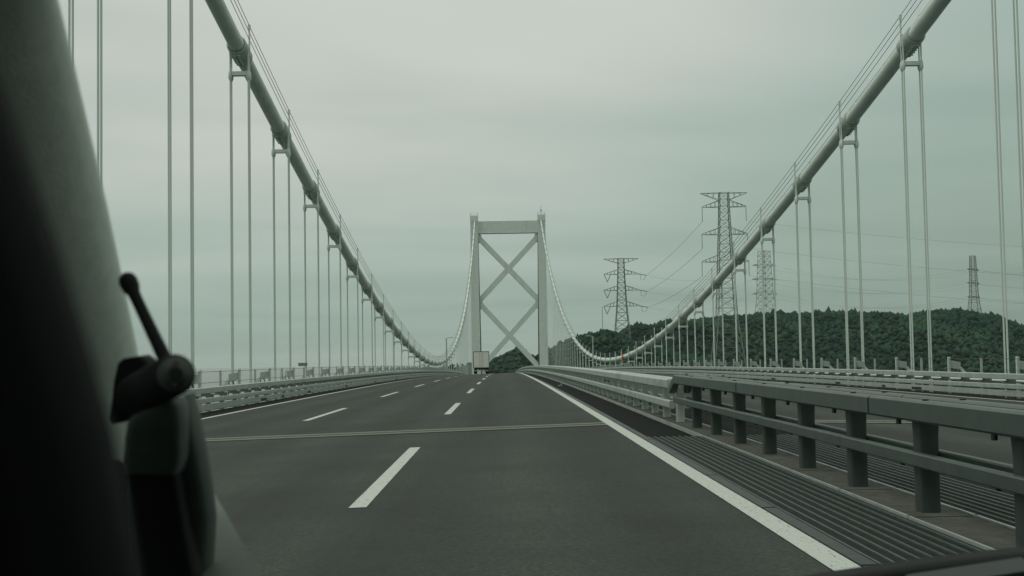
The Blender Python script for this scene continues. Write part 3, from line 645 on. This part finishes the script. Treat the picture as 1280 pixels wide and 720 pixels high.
for k, (zA, z1) in enumerate(((79.4, 130.3-8.6), (66.0, 113.6-8.6), (52.8, 97.0-8.6))):
    lv = ('top', 'middle', 'lowest')[k]
    x1 = (13.3, 13.8, 14.2)[k]; xa = (14.3, 14.6, 15.0)[k]
    wire(tip(P1, -x1, z1), tip(PA, xa+6.5, zA-1.2), 2.0, .085, lv+' power line conductor from the tall pylon to the V-string pylon')
    wire(tip(P1, x1, z1), (620, 560, 45-14*k), 16, .045, lv+' power line conductor leaving the tall pylon over the strait')
    zc = (79.5, 65.5, 51.0)[k]; xc = (14.5, 15.5, 15.5)[k]; zd = (88.0, 72.5, 56.5)[k]; xd = (19, 20, 20)[k]
    wire(tip(PA, xa+6.5, zA-1.2), tip(PC, -xc, zc), 9, .06, lv+' power line conductor from the V-string pylon to the slim pylon')
    for s in (-1, 1):
        face = 'nearer' if s > 0 else 'farther'
        wire(tip(PC, s*xc, zc), tip(PD, s*xd, zd), 13, .06, lv+' power line conductor over the ridge between the %s arms' % face)
        wire(tip(PD, s*xd, zd), (1300+60*s, 1750, 100-16*k), 20, .06, lv+' power line conductor leaving the distant pylon from its %s arm' % face)
# aerial masts on the near hill
o = empty('radio_mast', (72.6, 1000, 5), label='thin radio mast rising from the trees left of the V-string pylon', cat='mast')
mb = MB(); mb.beam((0, 0, 0), (0, 0, 34), .35); mb.build('pole', 'lattice', o)
for z in (13, 17, 21):
    mb = MB(); mb.box((-3.0, -8, z-12), (3.2, .6, 2.0)); mb.build('panel', 'galvanised', o)
mb = MB(); mb.beam((-3.0, -7.5, -12), (-3.0, -7.5, 12), .4); mb.build('panel_pole', 'galvanised', o)

# ------------------------------------------------------------------ the car we look out of
CX = CAM_X+0.33
car = empty('car', (CX, -0.6, -H0), label='grey windscreen pillar and dark dashboard of the car we look out from', cat='car')
def L_(p): return Vector(p)-Vector(car.location)
def cbuild(mb, name, m, parent=car):
    if parent is car: mb.v = [tuple(Vector(v)-Vector((CX, -0.6, -H0))) for v in mb.v]
    return mb.build(name, m, parent)
def pillar(edge, r, sgn):
    pts = []; 
    for u, v, d, rr in edge:
        p = cp(u, v, d)-RI*rr
        if sgn > 0: p = Vector((2*CX-p.x, p.y, p.z))
        pts.append(p)
    n = 28; vs = []
    for i, p in enumerate(pts):
        rr = edge[i][3]
        for k in range(n):
            a = 2*math.pi*k/n; c, s = math.cos(a), math.sin(a)
            vs.append(p+RI*(c*rr)+FW*(s*rr*.9))
    mb = MB(); mb.add(vs, [(i*n+k, i*n+(k+1) % n, (i+1)*n+(k+1) % n, (i+1)*n+k) for i in range(len(pts)-1) for k in range(n)], True)
    return mb
edge = [(20, -150, .46, .070), (48, -60, .50, .070), (66, 0, .53, .071), (88, 90, .56, .072), (108, 175, .59, .074), (128, 260, .62, .076), (146, 345, .65, .078), (165, 435, .69, .082), (180, 520, .73, .088), (196, 610, .77, .095), (215, 720, .82, .10), (240, 850, .88, .11)]
cbuild(pillar(edge, .08, -1), 'windscreen_pillar', 'trim_grey'); cbuild(pillar(edge, .08, 1), 'windscreen_pillar', 'trim_grey')
zr = 0.225
mb = MB(); mb.tube([cp(u, v, .14)-RI*.034 for u, v in ((-190, -300), (-110, -80), (-40, 100), (15, 260), (62, 400), (100, 520), (135, 640), (165, 800), (200, 1000))], .034, 24, False); cbuild(mb, 'dark_edging', 'dash_dark')  # added dark tube; its blur stands in for shade on the pillar's outer side
mb = MB(); mb.box((CX, -0.72, zr), (1.30, 2.15, 0.03)); cbuild(mb, 'roof_lining', 'headliner')
mb = MB(); mb.box((CX, -0.72, zr+.04), (1.36, 2.25, 0.03)); cbuild(mb, 'roof_panel', 'car_paint')
for s in (-1, 1):
    mb = MB(); mb.box((CX+s*.76, -.55, -.66), (.10, 2.6, .86)); cbuild(mb, 'door', 'dash_dark')
    mb = MB(); mb.hexa([(CX+s*.70, -.62, -.25), (CX+s*.80, -.62, -.25), (CX+s*.80, -.42, -.25), (CX+s*.70, -.42, -.25), (CX+s*.60, -.62, zr), (CX+s*.68, -.62, zr), (CX+s*.68, -.42, zr), (CX+s*.60, -.42, zr)]); cbuild(mb, 'centre_pillar', 'headliner')
    mb = MB(); mb.hexa([(CX+s*.70, -1.9, -.25), (CX+s*.80, -1.9, -.25), (CX+s*.80, -1.45, -.25), (CX+s*.70, -1.45, -.25), (CX+s*.60, -1.8, zr), (CX+s*.68, -1.8, zr), (CX+s*.68, -1.6, zr), (CX+s*.60, -1.6, zr)]); cbuild(mb, 'rear_pillar', 'headliner')
    mb = MB(); mb.tube([(CX+s*.72, 1.35, -.98), (CX+s*.73, 1.35, -.98), (CX+s*.85, 1.35, -.98), (CX+s*.86, 1.35, -.98)], [.26, .30, .30, .26], 20); cbuild(mb, 'wheel', 'rubber')
    mb = MB(); mb.tube([(CX+s*.72, -1.25, -.98), (CX+s*.73, -1.25, -.98), (CX+s*.85, -1.25, -.98), (CX+s*.86, -1.25, -.98)], [.26, .30, .30, .26], 20); cbuild(mb, 'wheel', 'rubber')
    mb = MB(); mb.box((CX+s*.36, -.62, -.30), (.46, .14, .62)); mb.box((CX+s*.36, -.62, .06), (.24, .1, .2)); mb.box((CX+s*.36, -.35, -.62), (.48, .5, .16)); cbuild(mb, 'seat', 'dash_dark')
mb = MB(); mb.box((CX, -1.78, -.62), (1.5, .08, .78)); mb.box((CX, -.5, -1.08), (1.5, 2.5, .06)); cbuild(mb, 'cabin_floor', 'dash_dark')
# dashboard: low pad, with the arched instrument hood on the driver side
mb = MB(); mb.prism([(CX-.70, -1.0), (CX+.70, -1.0), (CX+.70, -.235), (CX-.70, -.235)], [.48, 1.0]); cbuild(mb, 'dashboard', 'dash_dark')
def arch(y0, y1, zfun, th, x0, x1, n=26):
    mb = MB(); xs = [x0+(x1-x0)*i/n for i in range(n+1)]; vs = []
    for x in xs: vs += [(x, y0, zfun(x)), (x, y1, zfun(x)), (x, y1, zfun(x)-th), (x, y0, zfun(x)-th)]
    fs = []
    for i in range(n):
        for k in range(4): fs.append((4*i+k, 4*i+(k+1) % 4, 4*i+4+(k+1) % 4, 4*i+4+k))
    fs += [(3, 2, 1, 0), (4*n, 4*n+1, 4*n+2, 4*n+3)]
    mb.add(vs, fs, True); return mb
hz = lambda x: -.126-.22*max(0, (CAM_X+.47-x))**1.75-.25*max(0, x-CAM_X-.62)**1.8
cbuild(arch(.86, .90, hz, .012, CAM_X-.05, CAM_X+.95), 'hood_rim', 'dash_dark')
hz2 = lambda x: hz(x)-.0155
cbuild(arch(.60, .858, hz2, .10, CAM_X-.05, CAM_X+.95), 'instrument_hood', 'dash_dark')
mb = MB()
a0 = cp(1150, 734, .80); a1 = cp(1300, 711, .80)
mb.hexa([a0-UP*.02, a1-UP*.02, a1-UP*.02+FW*.03, a0-UP*.02+FW*.03, a0, a1, a1+FW*.03+UP*.001, a0+FW*.03+UP*.001]); cbuild(mb, 'hood_trim', 'trim_dim')
mb = MB(); q = [cp(-60, 560, .66), cp(150, 575, .70), cp(186, 630, .70), cp(215, 760, .68), cp(-60, 760, .60)]
mb.add(q+[p+FW*.06-UP*.02 for p in q], [(0, 1, 2, 3, 4), (9, 8, 7, 6, 5)]+[(i, 5+i, 5+(i+1) % 5, (i+1) % 5) for i in range(5)]); cbuild(mb, 'dark_foot_block', 'dash_dark')  # added dark block that blacks out the lit foot of the pillar
# pale corner of the dashboard next to the pillar
q = [cp(252, 588, .95), cp(334, 732, .60), cp(120, 780, .60), cp(190, 600, .95)]
mb = MB(); mb.hexa([p-UP*.03+FW*.01 for p in q]+q); cbuild(mb, 'dashboard_corner', 'dash_grey')
mb = MB(); mb.box((CX, 1.40, -.68), (1.5, .9, .4)); cbuild(mb, 'bonnet', 'car_paint')

# clamp with lever on the pillar, holding a dark holder
ck = empty('clamp_mount', tuple(cp(180, 500, .62)), label='black clamp mount with round barrel knob and lever fixed to the windscreen pillar', cat='clamp mount')
def kb(mb, name, m):
    o = Vector(ck.location); mb.v = [tuple(Vector(v)-o) for v in mb.v]; return mb.build(name, m, ck)
A = cp(168, 494, .645); B = cp(219, 468, .54); dAB = (B-A).normalized()
mb = MB(); mb.tube([A, A.lerp(B, .3), A.lerp(B, .62), A.lerp(B, .64), B-dAB*.002, B], [.0094, .0093, .0089, .0094, .0086, .0076], 24, True); kb(mb, 'barrel', 'clamp_black')
mb = MB(); mb.tube([B-dAB*.001, B+dAB*.0012], [.0034, .0030], 16); kb(mb, 'barrel_hole', 'bolt_dark')
mb = MB(); mb.tube([B-dAB*.0002, B+dAB*.0008, B+dAB*.001, B+dAB*.0004], [.0074, .0069, .0040, .0036], 24, False); kb(mb, 'end_cap', 'cap_grey')
C0 = cp(209, 455, .575); C1 = cp(158, 347, .60)
mb = MB(); mb.tube([C0.lerp(C1, t) for t in (0, .3, .7, .82, .88, .95, 1.0, 1.03)], [.0032, .0029, .0027, .0029, .0040, .0043, .0036, .002], 14); kb(mb, 'lever', 'clamp_black')
def loft(rows, m, name, th):
    # rows: (u left, v left, u right, v right, depth); rounded slab
    n = 20; vs = []
    for ul, vl, ur, vr, d in rows:
        a = cp(ul, vl, d); b = cp(ur, vr, d); c = (a+b)/2; h = (b-a)/2
        for k in range(n):
            an = 2*math.pi*k/n; cc, s_ = math.cos(an), math.sin(an)
            cc = math.copysign(abs(cc)**.38, cc); s_ = math.copysign(abs(s_)**.38, s_)
            vs.append(c+h*cc+FW*(s_*th))
    mb = MB(); r = len(rows)
    mb.add(vs, [(i*n+k, i*n+(k+1) % n, (i+1)*n+(k+1) % n, (i+1)*n+k) for i in range(r-1) for k in range(n)], True)
    mb.add(vs[:n], (tuple(range(n))[::-1],)); mb.add(vs[-n:], (tuple(range(n)),)); return kb(mb, name, m)
loft([(160, 447, 182, 444, .655), (152, 453, 191, 450, .655), (147, 475, 192, 470, .655), (144, 505, 184, 500, .655), (143, 522, 172, 518, .66), (147, 528, 164, 525, .66)], 'clamp_black', 'clamp_jaw', .010)
loft([(172, 518, 226, 496, .60), (165, 526, 231, 506, .60), (162, 545, 232, 533, .605), (160, 574, 231, 572, .61), (163, 588, 226, 590, .615)], 'holder_grey', 'holder_head', .012)
loft([(185, 510, 238, 492, .625), (172, 540, 246, 520, .628), (168, 575, 254, 560, .632), (165, 620, 262, 606, .64), (168, 660, 267, 650, .65), (172, 705, 264, 700, .66), (180, 760, 258, 760, .665)], 'holder_grey', 'holder_body', .014)
loft([(165, 585, 226, 590, .618), (172, 640, 236, 650, .628), (182, 715, 250, 722, .640)], 'clamp_black', 'holder_cover', .012)

# ------------------------------------------------------------------ haze
mb = MB(); hb = 25000; mb.box((0, 0, (150+SEA-3)/2), (2*hb, 2*hb, 150-(SEA-3)))
hm = bpy.data.materials.new('haze'); hm.use_nodes = True; hn = hm.node_tree.nodes; hn.clear()
ho = hn.new('ShaderNodeOutputMaterial'); pv = hn.new('ShaderNodeVolumePrincipled'); pv.inputs['Color'].default_value = (0.93, 0.98, 0.96, 1); pv.inputs['Density'].default_value = 0.00003; pv.inputs['Anisotropy'].default_value = 0.2
hm.node_tree.links.new(pv.outputs[0], ho.inputs['Volume']); M['haze'] = hm
mb.build('haze', 'haze', kind='stuff')
